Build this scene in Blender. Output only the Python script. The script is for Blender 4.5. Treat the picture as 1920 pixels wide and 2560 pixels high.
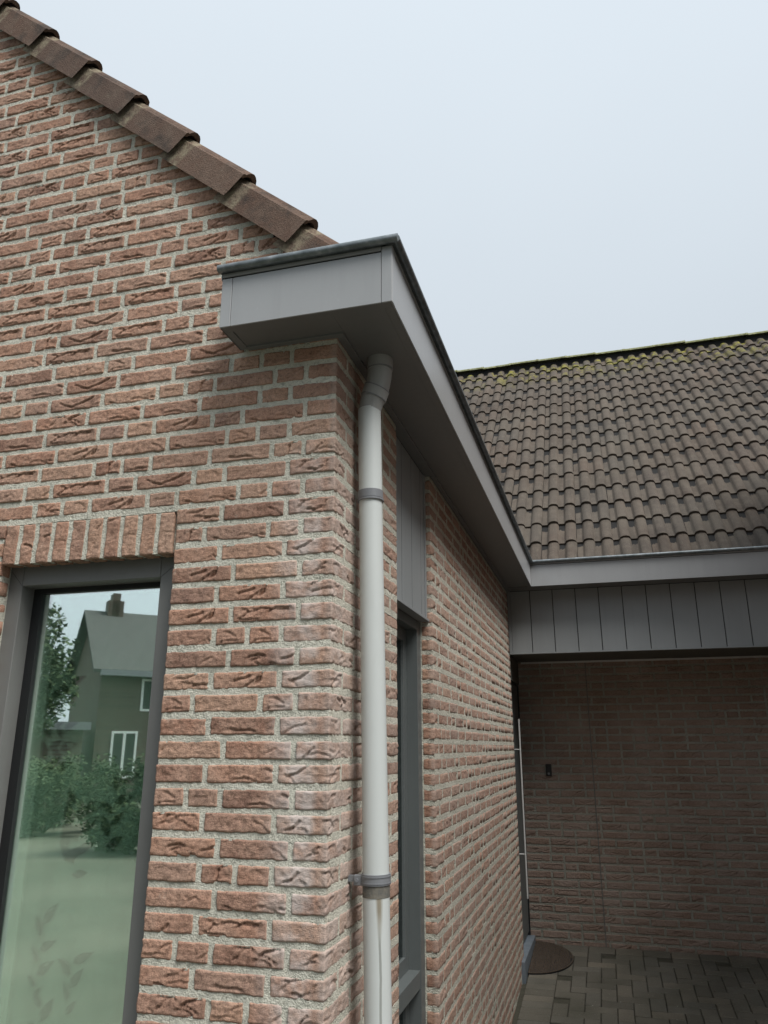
import bpy, math, random
from mathutils import Vector, Matrix, noise
R = math.radians
random.seed(11)
scene = bpy.context.scene
for o in list(bpy.data.objects): bpy.data.objects.remove(o)

# ------------------------------------------------------------------ camera
CAM = Vector((0.739, -2.074, 1.551)); YAW = R(15.70); PITCH = R(17.04); FPX = 1915.65
cd = bpy.data.cameras.new('camera'); cam = bpy.data.objects.new('camera', cd)
scene.collection.objects.link(cam); scene.camera = cam
cam.location = CAM; cam.rotation_euler = (math.pi/2 + PITCH, 0, YAW)
cd.sensor_fit = 'VERTICAL'; cd.sensor_height = 36.0; cd.lens = FPX/2560*36
cd.clip_start = 0.05; cd.clip_end = 3000
scene.render.resolution_x = 768; scene.render.resolution_y = 1024

# ------------------------------------------------------------------ sky, sun, exposure
SUN_EL, SUN_AZ = R(56), R(127)          # azimuth clockwise from +y : light from the right and a little behind
W = bpy.data.worlds.new('World'); scene.world = W; W.use_nodes = True
nt = W.node_tree; nt.nodes.clear()
out = nt.nodes.new('ShaderNodeOutputWorld')
sky = nt.nodes.new('ShaderNodeTexSky'); sky.sky_type = 'NISHITA'; sky.sun_disc = False
sky.sun_elevation = SUN_EL; sky.sun_rotation = SUN_AZ; sky.dust_density = 4; sky.air_density = 1.0
b1 = nt.nodes.new('ShaderNodeBackground'); b1.inputs[1].default_value = 0.05
b2 = nt.nodes.new('ShaderNodeBackground'); b2.inputs[1].default_value = 1.0
tc = nt.nodes.new('ShaderNodeTexCoord'); cn = nt.nodes.new('ShaderNodeTexNoise')     # the even overcast deck, faint cloud mottling
cn.inputs['Scale'].default_value = 1.6; cn.inputs['Detail'].default_value = 3
cr = nt.nodes.new('ShaderNodeValToRGB')
cr.color_ramp.elements[0].position = .3; cr.color_ramp.elements[0].color = (.270, .298, .322, 1)
cr.color_ramp.elements[1].position = .75; cr.color_ramp.elements[1].color = (.284, .312, .336, 1)
nt.links.new(tc.outputs['Generated'], cn.inputs['Vector']); nt.links.new(cn.outputs['Fac'], cr.inputs['Fac'])
sx_ = nt.nodes.new('ShaderNodeSeparateXYZ'); nt.links.new(tc.outputs['Generated'], sx_.inputs[0])
gr = nt.nodes.new('ShaderNodeMapRange'); gr.clamp = True
for i_, v_ in enumerate((0.0, 1.0, .66, 1.24)): gr.inputs[i_+1].default_value = v_          # standard overcast distribution over sin(elevation)
nt.links.new(sx_.outputs[2], gr.inputs[0]); nt.links.new(gr.outputs[0], b2.inputs[1])
nt.links.new(cr.outputs['Color'], b2.inputs[0])
mx = nt.nodes.new('ShaderNodeMixShader'); mx.inputs[0].default_value = 0.9
nt.links.new(sky.outputs[0], b1.inputs[0]); nt.links.new(b1.outputs[0], mx.inputs[1])
nt.links.new(b2.outputs[0], mx.inputs[2]); nt.links.new(mx.outputs[0], out.inputs[0])
sl = bpy.data.lights.new('sun', 'SUN'); sl.energy = 1.5; sl.angle = R(30); sl.color = (1, .97, .93)
so = bpy.data.objects.new('sun', sl); scene.collection.objects.link(so)
sd = Vector((math.sin(SUN_AZ)*math.cos(SUN_EL), math.cos(SUN_AZ)*math.cos(SUN_EL), math.sin(SUN_EL)))
so.rotation_euler = sd.to_track_quat('Z', 'Y').to_euler(); so.location = (6, -8, 12)
vs = scene.view_settings; vs.view_transform = 'Standard'; vs.look = 'None'; vs.gamma = 1; vs.exposure = 1.42
vs.use_curve_mapping = False
scene.render.engine = 'CYCLES'
scene.cycles.max_bounces = 8; scene.cycles.diffuse_bounces = 4; scene.cycles.transparent_max_bounces = 8

# ------------------------------------------------------------------ helpers
col = scene.collection
ZG = 2.68                                # height of the first brick bed under the eaves
def project(p):
    v = p - CAM
    f = Vector((-math.sin(YAW)*math.cos(PITCH), math.cos(YAW)*math.cos(PITCH), math.sin(PITCH)))
    r = Vector((math.cos(YAW), math.sin(YAW), 0)); u = r.cross(f); d = v.dot(f)
    if d < .05: return None
    return 960 + FPX*v.dot(r)/d, 1280 - FPX*v.dot(u)/d, d
def obj(name, mesh, mat=None, parent=None, loc=(0, 0, 0), rot=(0, 0, 0)):
    o = bpy.data.objects.new(name, mesh); col.objects.link(o)
    if mat and mesh and not mesh.materials: mesh.materials.append(mat)
    o.location = loc; o.rotation_euler = rot
    if parent: o.parent = parent
    return o
def empty(name, label, cat, loc=(0, 0, 0), group=None):
    o = bpy.data.objects.new(name, None); col.objects.link(o); o.location = loc; o.empty_display_size = .1
    return tag(o, label, cat, group)
def tag(o, label, cat=None, group=None):
    o['label'] = label
    if cat: o['category'] = cat
    if group: o['group'] = group
    return o
class MB:
    def __init__(s): s.v = []; s.f = []; s.sm = []
    def quad(s, a, b, c, d):
        n = len(s.v); s.v += [tuple(a), tuple(b), tuple(c), tuple(d)]; s.f.append((n, n+1, n+2, n+3)); s.sm.append(False)
    def box(s, x0, x1, y0, y1, z0, z1, bev=0.0):
        if bev <= 0:
            n = len(s.v)
            s.v += [(x0,y0,z0),(x1,y0,z0),(x1,y1,z0),(x0,y1,z0),(x0,y0,z1),(x1,y0,z1),(x1,y1,z1),(x0,y1,z1)]
            for f in ((0,3,2,1),(4,5,6,7),(0,1,5,4),(1,2,6,5),(2,3,7,6),(3,0,4,7)):
                s.f.append(tuple(n+i for i in f)); s.sm.append(False)
            return s
        b = min(bev, (x1-x0)*.45, (y1-y0)*.45, (z1-z0)*.45)
        n = len(s.v); idx = {}
        for ix, x in ((-1, x0), (1, x1)):
            for iy, y in ((-1, y0), (1, y1)):
                for iz, z in ((-1, z0), (1, z1)):
                    for ax in range(3):
                        p = [x-ix*b, y-iy*b, z-iz*b]; p[ax] = (x, y, z)[ax]
                        idx[(ix, iy, iz, ax)] = len(s.v); s.v.append(tuple(p))
        def add(q):
            s.f.append(tuple(q)); s.sm.append(False)
        S = (-1, 1)
        for i in S:
            c = [idx[(i,-1,-1,0)], idx[(i,1,-1,0)], idx[(i,1,1,0)], idx[(i,-1,1,0)]]; add(c if i > 0 else c[::-1])
            c = [idx[(-1,i,-1,1)], idx[(1,i,-1,1)], idx[(1,i,1,1)], idx[(-1,i,1,1)]]; add(c if i < 0 else c[::-1])
            c = [idx[(-1,-1,i,2)], idx[(1,-1,i,2)], idx[(1,1,i,2)], idx[(-1,1,i,2)]]; add(c if i > 0 else c[::-1])
        for i in S:
            for j in S:
                c = [idx[(i,j,-1,0)], idx[(i,j,-1,1)], idx[(i,j,1,1)], idx[(i,j,1,0)]]; add(c if i*j > 0 else c[::-1])
                c = [idx[(i,-1,j,2)], idx[(i,-1,j,0)], idx[(i,1,j,0)], idx[(i,1,j,2)]]; add(c if i*j < 0 else c[::-1])
                c = [idx[(-1,i,j,1)], idx[(-1,i,j,2)], idx[(1,i,j,2)], idx[(1,i,j,1)]]; add(c if i*j < 0 else c[::-1])
        for i in S:
            for j in S:
                for k in S:
                    c = [idx[(i,j,k,0)], idx[(i,j,k,1)], idx[(i,j,k,2)]]; add(c if i*j*k > 0 else c[::-1])
        return s
    def tube(s, pts, rad, n=20, caps=True):
        pts = [Vector(p) for p in pts]; rad = rad if isinstance(rad, (list, tuple)) else [rad]*len(pts)
        base = len(s.v); up = None
        for i, p in enumerate(pts):
            t = (pts[min(i+1, len(pts)-1)] - pts[max(i-1, 0)]).normalized()
            if up is None:
                up = Vector((0, 1, 0)) if abs(t.y) < .9 else Vector((0, 0, 1))
            a = (up - t*up.dot(t)).normalized(); up = a; b = t.cross(a)
            for k in range(n):
                an = 2*math.pi*k/n; q = p + (a*math.cos(an) + b*math.sin(an))*rad[i]; s.v.append(tuple(q))
        for i in range(len(pts)-1):
            for k in range(n):
                s.f.append((base+i*n+k, base+i*n+(k+1) % n, base+(i+1)*n+(k+1) % n, base+(i+1)*n+k)); s.sm.append(True)
        if caps:
            c0 = len(s.v); e0 = base+(len(pts)-1)*n; s.v += s.v[base:base+n] + s.v[e0:e0+n]
            s.f.append(tuple(c0+k for k in range(n))[::-1]); s.sm.append(False)
            s.f.append(tuple(c0+n+k for k in range(n))); s.sm.append(False)
        return s
    def mesh(s, name, mat=None, smooth=None):
        m = bpy.data.meshes.new(name); m.from_pydata(s.v, [], s.f)
        m.polygons.foreach_set('use_smooth', s.sm if smooth is None else [smooth]*len(s.f))
        if mat: m.materials.append(mat)
        m.update(); return m
    def build(s, name, mat, parent=None, loc=(0, 0, 0), rot=(0, 0, 0)):
        return obj(name, s.mesh(name, mat), None, parent, loc, rot)
def B(name, mat, parent, x0, x1, y0, y1, z0, z1, bev=0.0):
    return MB().box(x0, x1, y0, y1, z0, z1, bev).build(name, mat, parent)

# ------------------------------------------------------------------ materials
class NT:
    def __init__(s, name):
        s.m = bpy.data.materials.new(name); s.m.use_nodes = True; s.t = s.m.node_tree; s.t.nodes.clear()
        s.out = s.n('ShaderNodeOutputMaterial'); s.p = s.n('ShaderNodeBsdfPrincipled'); s.l(s.p.outputs[0], s.out.inputs[0])
    def n(s, t, **k):
        x = s.t.nodes.new(t)
        for a, b in k.items(): setattr(x, a, b)
        return x
    def l(s, a, b): s.t.links.new(a, b)
    def co(s, kind='Object'): return s.n('ShaderNodeTexCoord').outputs[kind]
    def pos(s): return s.n('ShaderNodeNewGeometry').outputs['Position']
    def rnd(s): return s.n('ShaderNodeObjectInfo').outputs['Random']
    def noise(s, vec, scale, detail=4, rough=.55, out='Fac'):
        x = s.n('ShaderNodeTexNoise'); x.inputs['Scale'].default_value = scale; x.inputs['Detail'].default_value = detail
        x.inputs['Roughness'].default_value = rough; s.l(vec, x.inputs['Vector']); return x.outputs[out]
    def vor(s, vec, scale, feat='F1', out='Distance'):
        x = s.n('ShaderNodeTexVoronoi'); x.feature = feat; x.inputs['Scale'].default_value = scale; s.l(vec, x.inputs['Vector']); return x.outputs[out]
    def ramp(s, fac, stops):
        r = s.n('ShaderNodeValToRGB'); e = r.color_ramp.elements
        while len(e) < len(stops): e.new(.5)
        for i, (p, c) in enumerate(stops):
            e[i].position = p; e[i].color = (*c, 1) if isinstance(c, tuple) else (c, c, c, 1)
        s.l(fac, r.inputs[0]); return r.outputs[0]
    def math(s, op, a, b=0.0, clamp=False):
        x = s.n('ShaderNodeMath', operation=op, use_clamp=clamp)
        for i, v in enumerate((a, b)):
            if hasattr(v, 'is_linked'): s.l(v, x.inputs[i])
            else: x.inputs[i].default_value = v
        return x.outputs[0]
    def mix(s, fac, a, b, blend='MIX'):
        x = s.n('ShaderNodeMix', data_type='RGBA', blend_type=blend)
        for k, v in ((0, fac), (6, a), (7, b)):
            if hasattr(v, 'is_linked'): s.l(v, x.inputs[k])
            else: x.inputs[k].default_value = v if k == 0 else (*v, 1)
        return x.outputs[2]
    def map(s, vec, scale=(1, 1, 1), loc=None, rot=None):
        x = s.n('ShaderNodeMapping'); x.inputs['Scale'].default_value = scale; s.l(vec, x.inputs['Vector'])
        if loc is not None:
            if hasattr(loc, 'is_linked'): s.l(loc, x.inputs['Location'])
            else: x.inputs['Location'].default_value = loc
        if rot: x.inputs['Rotation'].default_value = rot
        return x.outputs[0]
    def bump(s, h, dist, strength=1.0):
        b = s.n('ShaderNodeBump'); b.inputs['Strength'].default_value = strength; b.inputs['Distance'].default_value = dist
        s.l(h, b.inputs['Height']); s.l(b.outputs[0], s.p.inputs['Normal']); return b
    def sep(s, vec):
        x = s.n('ShaderNodeSeparateXYZ'); s.l(vec, x.inputs[0]); return x.outputs
    def mr(s, v, a, b, c=0., d=1.):
        x = s.n('ShaderNodeMapRange'); x.clamp = True; s.l(v, x.inputs[0])
        for i, q in enumerate((a, b, c, d)): x.inputs[i+1].default_value = q
        return x.outputs[0]
    def set(s, color=None, rough=None, metal=None, spec=None):
        for k, v in (('Base Color', color), ('Roughness', rough), ('Metallic', metal), ('Specular IOR Level', spec)):
            if v is None: continue
            if hasattr(v, 'is_linked'): s.l(v, s.p.inputs[k])
            else: s.p.inputs[k].default_value = (*v, 1) if isinstance(v, tuple) else v
        return s.m
def offs(t):                                  # object coordinates shifted by a random amount for each object
    oc = t.co('Object'); r = t.rnd(); c = t.n('ShaderNodeCombineXYZ')
    t.l(t.math('MULTIPLY', r, 37.0), c.inputs[0]); t.l(t.math('MULTIPLY', r, 91.0), c.inputs[1]); t.l(t.math('MULTIPLY', r, 53.0), c.inputs[2])
    a = t.n('ShaderNodeVectorMath', operation='ADD'); t.l(oc, a.inputs[0]); t.l(c.outputs[0], a.inputs[1]); return a.outputs[0], r

def mat_brick(porch=False):  # porch: browner brick, with the shade of the recess put into its colour
    t = NT('brown shade darkened porch brick' if porch else 'handmade brick'); v, r = offs(t)
    base = t.ramp(r, [(0, (.23, .122, .082)), (.15, (.35, .172, .104)), (.35, (.41, .212, .13)), (.5, (.33, .182, .122)), (.65, (.45, .262, .165)), (.8, (.37, .188, .112)), (.92, (.29, .165, .118)), (1, (.44, .27, .18))])
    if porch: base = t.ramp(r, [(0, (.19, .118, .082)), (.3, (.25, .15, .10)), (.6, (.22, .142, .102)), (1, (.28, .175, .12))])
    n1 = t.noise(v, 14, 4, .6); n2 = t.noise(v, 90, 4, .7); n3 = t.noise(v, 420, 2, .6)
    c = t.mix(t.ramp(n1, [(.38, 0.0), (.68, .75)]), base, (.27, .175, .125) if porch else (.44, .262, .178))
    c = t.mix(t.ramp(n1, [(.2, .55), (.42, 0.0)]), c, (.22, .122, .09))
    c = t.mix(.8, c, t.ramp(n2, [(.28, (.34, .34, .34)), (.48, (1, 1, 1)), (.75, (1.35, 1.35, 1.35))]), 'MULTIPLY')
    c = t.mix(.7, c, t.ramp(n3, [(.32, (.5, .5, .5)), (.6, (1.2, 1.2, 1.2))]), 'MULTIPLY')
    # pale grit and mortar smears
    c = t.mix(t.ramp(t.vor(v, 260), [(.05, .7), (.12, 0.0)]), c, (.52, .46, .38))
    c = t.mix(t.ramp(t.noise(v, 30, 5, .7), [(.62, 0.0), (.8, .5)]), c, (.50, .44, .36))
    # salt bloom on the bricks next to the outer corner
    p = t.pos(); s = t.sep(p)
    near = t.math('MULTIPLY', t.mr(s[0], -.20, -.10), t.mr(s[1], .45, .05))
    lowz = t.mr(s[2], 2.55, 2.1)
    bl = t.math('MULTIPLY', t.math('MULTIPLY', near, lowz), t.ramp(t.noise(v, 16, 3), [(.34, .12), (.62, .78)]))
    edge = t.mr(t.math('ABSOLUTE', t.math('ADD', s[0], .022)), .006, .03, .15, 1)
    c = t.mix(t.math('MULTIPLY', bl, edge), c, (.58, .515, .48))
    side = t.math('MULTIPLY', t.mr(s[0], -.03, -.012), t.ramp(t.noise(p, 3.5, 4), [(.35, 0.15), (.7, .55)]))
    c = t.mix(side, c, (.44, .36, .31))
    h = t.math('ADD', t.math('MULTIPLY', n2, .6), t.math('ADD', t.math('MULTIPLY', n3, .5), t.math('MULTIPLY', t.noise(t.map(v, (1, 1, 2.2)), 38, 5, .65), 1.3)))
    hs = t.n('ShaderNodeHueSaturation'); hs.inputs['Saturation'].default_value = .87; t.l(c, hs.inputs['Color']); c = hs.outputs[0]
    t.bump(h, .0035, .9)
    return t.set(c, .93, 0, .25)
def mat_mortar(dim=1.0):  # lower dim puts the porch shade into the mortar colour
    t = NT('sandy grey mortar' if dim == 1 else 'shade dimmed grey porch mortar'); p = t.pos()
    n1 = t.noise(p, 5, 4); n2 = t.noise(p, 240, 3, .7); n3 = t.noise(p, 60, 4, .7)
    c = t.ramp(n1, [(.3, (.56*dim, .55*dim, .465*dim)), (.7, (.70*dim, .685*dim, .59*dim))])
    c = t.mix(.75, c, t.ramp(n2, [(.3, (.72, .72, .72)), (.6, (1.1, 1.1, 1.1))]), 'MULTIPLY')
    c = t.mix(t.ramp(t.noise(p, 11, 5, .65), [(.52, 0.0), (.7, .45)]), c, (.34, .345, .30))
    c = t.mix(.8, c, t.ramp(n3, [(.3, (.55, .56, .54)), (.48, (1.05, 1.05, 1.05))]), 'MULTIPLY')
    t.bump(t.math('ADD', n2, t.math('MULTIPLY', n3, 2.0)), .004, 1.0)
    return t.set(c, .95, 0, .2)
def mat_paint(name, colr, rough=.42, grain=.12, spec=.5):
    t = NT(name); p = t.pos()
    n1 = t.noise(p, 2.2, 4); n2 = t.noise(p, 900, 2)
    c = t.mix(grain*2, colr, t.ramp(n1, [(.3, tuple(x*.78 for x in colr)), (.7, tuple(x*1.16 for x in colr))]))
    c = t.mix(grain, c, t.ramp(n2, [(.3, .35), (.7, 1.0)]), 'MULTIPLY')
    st = t.noise(t.map(p, (14, 14, .9)), 2.0, 4, .6); c = t.mix(t.ramp(st, [(.5, 0.0), (.75, grain*1.3)]), c, tuple(x*.62 for x in colr))
    sp = t.noise(p, 34, 5, .75); c = t.mix(t.ramp(sp, [(.66, 0.0), (.74, grain*3)]), c, tuple(min(1, x*1.35) for x in colr))
    t.bump(n2, .0004, .35)
    return t.set(c, t.math('ADD', t.math('MULTIPLY', n1, .18), rough-.09), 0, spec)
def mat_zinc():
    t = NT('weathered zinc'); p = t.pos(); n1 = t.noise(p, 26, 5, .65); n2 = t.noise(p, 7, 3)
    c = t.ramp(n1, [(.3, (.12, .138, .145)), (.55, (.21, .235, .245)), (.75, (.35, .375, .385))])
    c = t.mix(t.ramp(n2, [(.5, 0.0), (.75, .5)]), c, (.11, .125, .13))
    return t.set(c, .42, .55)
def mat_pipe():
    t = NT('pale grey plastic pipe'); p = t.co('Object'); s = t.sep(p)
    c = (.54, .575, .565)
    n = t.noise(t.map(p, (1, 1, .25)), 12, 5, .6)
    c = t.mix(t.ramp(n, [(.5, 0.0), (.85, .3)]), c, (.38, .40, .385))
    sc = t.ramp(t.noise(t.map(p, (3, 3, 1), rot=(.5, .3, 0)), 60, 3, .7), [(.73, 0.0), (.78, .35)])
    c = t.mix(sc, c, (.36, .36, .35))
    # rust weep and the seam below the clip, grime just under it
    xr = t.math('SUBTRACT', s[0], t.math('MULTIPLY', t.math('SUBTRACT', 2.53, s[2]), .0195))
    dy = t.math('ABSOLUTE', t.math('SUBTRACT', xr, t.math('ADD', .0174, t.math('MULTIPLY', t.math('SUBTRACT', t.noise(p, 9, 2), .5), .006))))
    front = t.mr(s[1], -.012, -.02)
    zt = t.mr(s[2], 1.03, 1.12); wide = t.mr(s[2], .98, 1.15, .003, .011)
    m = t.mr(t.math('DIVIDE', dy, wide), 1.0, .3)
    rust = t.math('MULTIPLY', t.math('MULTIPLY', m, zt), t.mr(s[2], 1.165, 1.16))
    c = t.mix(t.math('MULTIPLY', t.math('MULTIPLY', rust, front), .8), c, (.19, .15, .085))
    seam = t.math('MULTIPLY', t.math('MULTIPLY', t.math('LESS_THAN', dy, .0028), t.mr(s[2], 1.09, 1.04)), front)
    c = t.mix(t.math('MULTIPLY', seam, .75), c, (.22, .23, .21))
    g = t.math('MULTIPLY', t.mr(s[2], 1.04, .7), t.ramp(t.noise(t.map(p, (1, 1, .3)), 16, 4), [(.5, 0.0), (.7, .6)]))
    c = t.mix(g, c, (.40, .41, .39))
    return t.set(c, .4, 0, .45)
def mat_tile(moss=True):
    t = NT('brown concrete roof tile' + (' mossy' if moss else '')); v, r = offs(t); p = t.pos(); s = t.sep(p)
    c = t.ramp(r, [(0, (.078, .062, .051)), (.3, (.105, .084, .068)), (.55, (.088, .077, .067)), (.8, (.118, .088, .069)), (1, (.078, .067, .059))] if moss else [(0, (.13, .083, .063)), (.5, (.16, .105, .08)), (1, (.115, .08, .065))])
    n1 = t.noise(v, 12, 5, .65); n2 = t.noise(v, 180, 3, .7)
    c = t.mix(t.ramp(n1, [(.4, 0.0), (.7, .6)]), c, (.155, .132, .107) if moss else (.19, .145, .115))
    c = t.mix(.7, c, t.ramp(n2, [(.3, (.55, .55, .55)), (.65, (1.2, 1.2, 1.2))]), 'MULTIPLY')
    c = t.mix(t.ramp(t.vor(p, 55), [(.06, .6), (.12, 0.0)]), c, (.05, .045, .035))
    if moss:
        stk = t.noise(t.map(p, (1, .12, .12)), 14, 5, .65)
        c = t.mix(t.ramp(stk, [(.45, 0.0), (.7, .65)]), c, (.05, .044, .038)); c = t.mix(t.ramp(t.noise(p, 1.3, 4), [(.4, 0.0), (.7, .5)]), c, (.13, .115, .095))
        c = t.mix(t.ramp(t.noise(p, 48, 4, .7), [(.62, 0.0), (.7, .5)]), c, (.20, .19, .15))
        up = t.mr(s[2], 6.15, 6.95)
        m = t.math('MULTIPLY', up, t.ramp(t.noise(p, 5.5, 5, .7), [(.50, 0.0), (.58, 1.0)]))
        c = t.mix(m, c, t.ramp(t.noise(p, 22, 3), [(.35, (.15, .17, .05)), (.6, (.30, .27, .035)), (.75, (.24, .22, .12))]))
        h = t.math('ADD', n2, t.math('MULTIPLY', m, 3.0))
    else:
        lich = t.ramp(t.noise(p, 24, 5, .72), [(.58, 0.0), (.7, .55)])
        c = t.mix(lich, c, (.20, .175, .135)); h = n2; ob_ = t.sep(t.co('Object'))
        band = t.math('MULTIPLY', t.mr(ob_[1], .285, .30), t.ramp(t.noise(p, 40, 4, .7), [(.38, .1), (.6, .85)]))
        c = t.mix(band, c, (.30, .262, .185))
        c = t.mix(t.ramp(t.noise(p, 9, 4, .7), [(.48, 0.0), (.66, .8)]), c, (.06, .05, .044))
    t.bump(h, .004, .8)
    return t.set(c, .95, 0, .2)
def mat_lichen():
    t = NT('lichen covered ridge'); p = t.pos(); n = t.noise(p, 20, 5, .7)
    c = t.ramp(n, [(.3, (.10, .09, .07)), (.48, (.20, .21, .09)), (.58, (.26, .27, .19)), (.72, (.33, .30, .06))])
    t.bump(n, .015, 1.0); return t.set(c, .95, 0, .2)
def mat_paver():
    t = NT('grey concrete paver'); v, r = offs(t); p = t.pos(); n2 = t.noise(v, 160, 3, .7)
    c = t.ramp(r, [(0, (.12, .113, .093)), (.4, (.155, .145, .118)), (.7, (.14, .135, .115)), (1, (.19, .17, .135))])
    c = t.mix(t.ramp(t.noise(p, 3.0, 4), [(.4, 0.0), (.7, .5)]), c, (.06, .062, .045))
    c = t.mix(.7, c, t.ramp(n2, [(.3, (.6, .6, .6)), (.65, (1.2, 1.2, 1.2))]), 'MULTIPLY')
    c = t.mix(t.ramp(t.vor(p, 22), [(.04, .8), (.07, 0.0)]), c, (.42, .41, .37))
    t.bump(n2, .002, .7); return t.set(c, .9, 0, .25)
def mat_plain(name, c0, c1, scale=8, rough=.9, bump=.003, bs=40):
    t = NT(name); p = t.pos(); c = t.ramp(t.noise(p, scale, 5, .6), [(.3, c0), (.7, c1)])
    t.bump(t.noise(p, bs, 4, .7), bump, .8); return t.set(c, rough, 0, .3)
def mat_farbrick(name, c0, c1, cm, w=.2162, h=.0645):
    t = NT(name); g = t.n('ShaderNodeNewGeometry'); s = t.sep(g.outputs['Position']); ns = t.sep(g.outputs['Normal'])
    u = t.math('ADD', t.math('MULTIPLY', s[0], t.math('ABSOLUTE', ns[1])), t.math('MULTIPLY', s[1], t.math('ABSOLUTE', ns[0])))
    cv = t.n('ShaderNodeCombineXYZ'); t.l(u, cv.inputs[0]); t.l(s[2], cv.inputs[1])
    b = t.n('ShaderNodeTexBrick'); t.l(cv.outputs[0], b.inputs['Vector']); b.inputs['Scale'].default_value = 1
    b.inputs['Brick Width'].default_value = w; b.inputs['Row Height'].default_value = h; b.inputs['Mortar Size'].default_value = .007
    b.inputs['Color1'].default_value = (*c0, 1); b.inputs['Color2'].default_value = (*c1, 1); b.inputs['Mortar'].default_value = (*cm, 1)
    c = t.mix(.6, b.outputs['Color'], t.ramp(t.noise(g.outputs['Position'], 60, 4, .7), [(.3, .6), (.65, 1.15)]), 'MULTIPLY')
    inv = t.math('SUBTRACT', 1.0, b.outputs['Fac']); t.bump(t.math('ADD', inv, t.math('MULTIPLY', t.noise(g.outputs['Position'], 90, 4), .5)), .005, .8)
    return t.set(c, .93, 0, .25)
def mat_glass(name, refl, tint, veil=False):
    t = NT(name); t.t.nodes.remove(t.p)
    g = t.n('ShaderNodeBsdfGlossy'); g.inputs['Roughness'].default_value = 0.012; g.inputs['Color'].default_value = (.88, .95, .95, 1)
    tr = t.n('ShaderNodeBsdfTransparent'); tr.inputs['Color'].default_value = (*tint, 1)
    lw = t.n('ShaderNodeFresnel'); lw.inputs['IOR'].default_value = 1.5
    f = t.math('ADD', t.math('MULTIPLY', lw.outputs[0], 1.0), refl, True)
    # pane is very slightly wavy
    b = t.n('ShaderNodeBump'); b.inputs['Strength'].default_value = .04; b.inputs['Distance'].default_value = .004
    t.l(t.noise(t.pos(), 2.0, 1), b.inputs['Height']); t.l(b.outputs[0], g.inputs['Normal'])
    if veil:
        m = t.n('ShaderNodeAddShader'); t.l(tr.outputs[0], m.inputs[0]); t.l(g.outputs[0], m.inputs[1])
        g.inputs['Color'].default_value = (refl*.97, refl, refl, 1)
    else:
        m = t.n('ShaderNodeMixShader'); t.l(f, m.inputs[0]); t.l(tr.outputs[0], m.inputs[1]); t.l(g.outputs[0], m.inputs[2])
    t.l(m.outputs[0], t.out.inputs[0])
    return t.m
M = dict(
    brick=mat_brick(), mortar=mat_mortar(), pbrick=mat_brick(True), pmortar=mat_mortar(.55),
    fascia=mat_paint('quartz grey coated fascia', (.355, .365, .372), .33), soffit=mat_paint('grey soffit panel', (.17, .173, .172), .5),
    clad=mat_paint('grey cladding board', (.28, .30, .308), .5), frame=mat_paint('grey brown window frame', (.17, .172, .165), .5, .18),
    sash=mat_paint('slate grey window frame', (.115, .13, .13), .5, .15), beam=mat_paint('dark beam lining', (.11, .11, .095), .6),
    collar=mat_paint('mid grey plastic collar', (.20, .21, .225), .45), elbow=mat_paint('dusty grey plastic elbow', (.38, .39, .385), .5, .3),
    black=mat_paint('black rubber', (.012, .013, .014), .5), grime=mat_plain('grimy pipe socket', (.08, .085, .085), (.22, .20, .16), 30),
    zinc=mat_zinc(), pipe=mat_pipe(), tile=mat_tile(True), verge=mat_tile(False), lichen=mat_lichen(), paver=mat_paver(),
    sand=mat_plain('dark joint sand', (.05, .05, .038), (.085, .08, .06), 20), soil=mat_plain('ground', (.065, .072, .05), (.11, .112, .082), .6),
    road=mat_plain('drive paving', (.09, .085, .072), (.14, .13, .11), 3), steel=mat_paint('brushed steel', (.62, .62, .60), .3),
    stone=mat_plain('blue stone sill', (.14, .17, .20), (.20, .23, .26), 14, .6, .001), coir=mat_plain('brown coir mat', (.055, .042, .032), (.135, .105, .08), 120, .95, .006, 200),
    under=mat_plain('black roofing felt', (.012, .012, .012), (.02, .02, .02)), white=mat_plain('white painted wood', (.70, .72, .70), (.78, .78, .76), 4, .5, .0005),
    sealant=mat_plain('grey joint sealant', (.15, .14, .13), (.21, .195, .18), 20, .7, .001),
    glass=mat_glass('coated window glass', .72, (.47, .53, .49), True), dglass=mat_glass('dark window glass', .06, (.35, .42, .42)),
    farbrick=mat_farbrick('distant brown brick', (.085, .062, .052), (.125, .088, .07), (.14, .13, .115)), wingbrick=mat_farbrick('brick of the unseen walls', (.34, .175, .115), (.41, .22, .15), (.5, .49, .43)), farroof=mat_plain('distant dark roof', (.05, .052, .05), (.085, .085, .08), 9, .9, .02, 12),
    bark=mat_plain('bark', (.06, .045, .03), (.11, .09, .06), 14), leaf=mat_plain('leaf', (.028, .045, .018), (.07, .095, .04), 3),
    dark=mat_plain('dim room', (.03, .032, .03), (.04, .042, .04)),
)
def mat_curtain():
    t = NT('sheer green grey curtain'); p = t.pos()
    w = t.noise(t.map(p, (90, 90, 2.5)), 3.0, 3); n = t.noise(p, 3, 3)
    c = t.ramp(w, [(.3, (.36, .40, .37)), (.7, (.46, .50, .465))]); c = t.mix(t.ramp(n, [(.3, 0.0), (.7, .4)]), c, (.33, .37, .34))
    t.bump(t.noise(t.map(p, (400, 400, 400)), 2, 1), .0006, .4); return t.set(c, .95, 0, .1)
M['curtain'] = mat_curtain()
M['print'] = mat_plain('darker leaf print', (.07, .09, .08), (.11, .135, .12), 30, .95, .0005)

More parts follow.
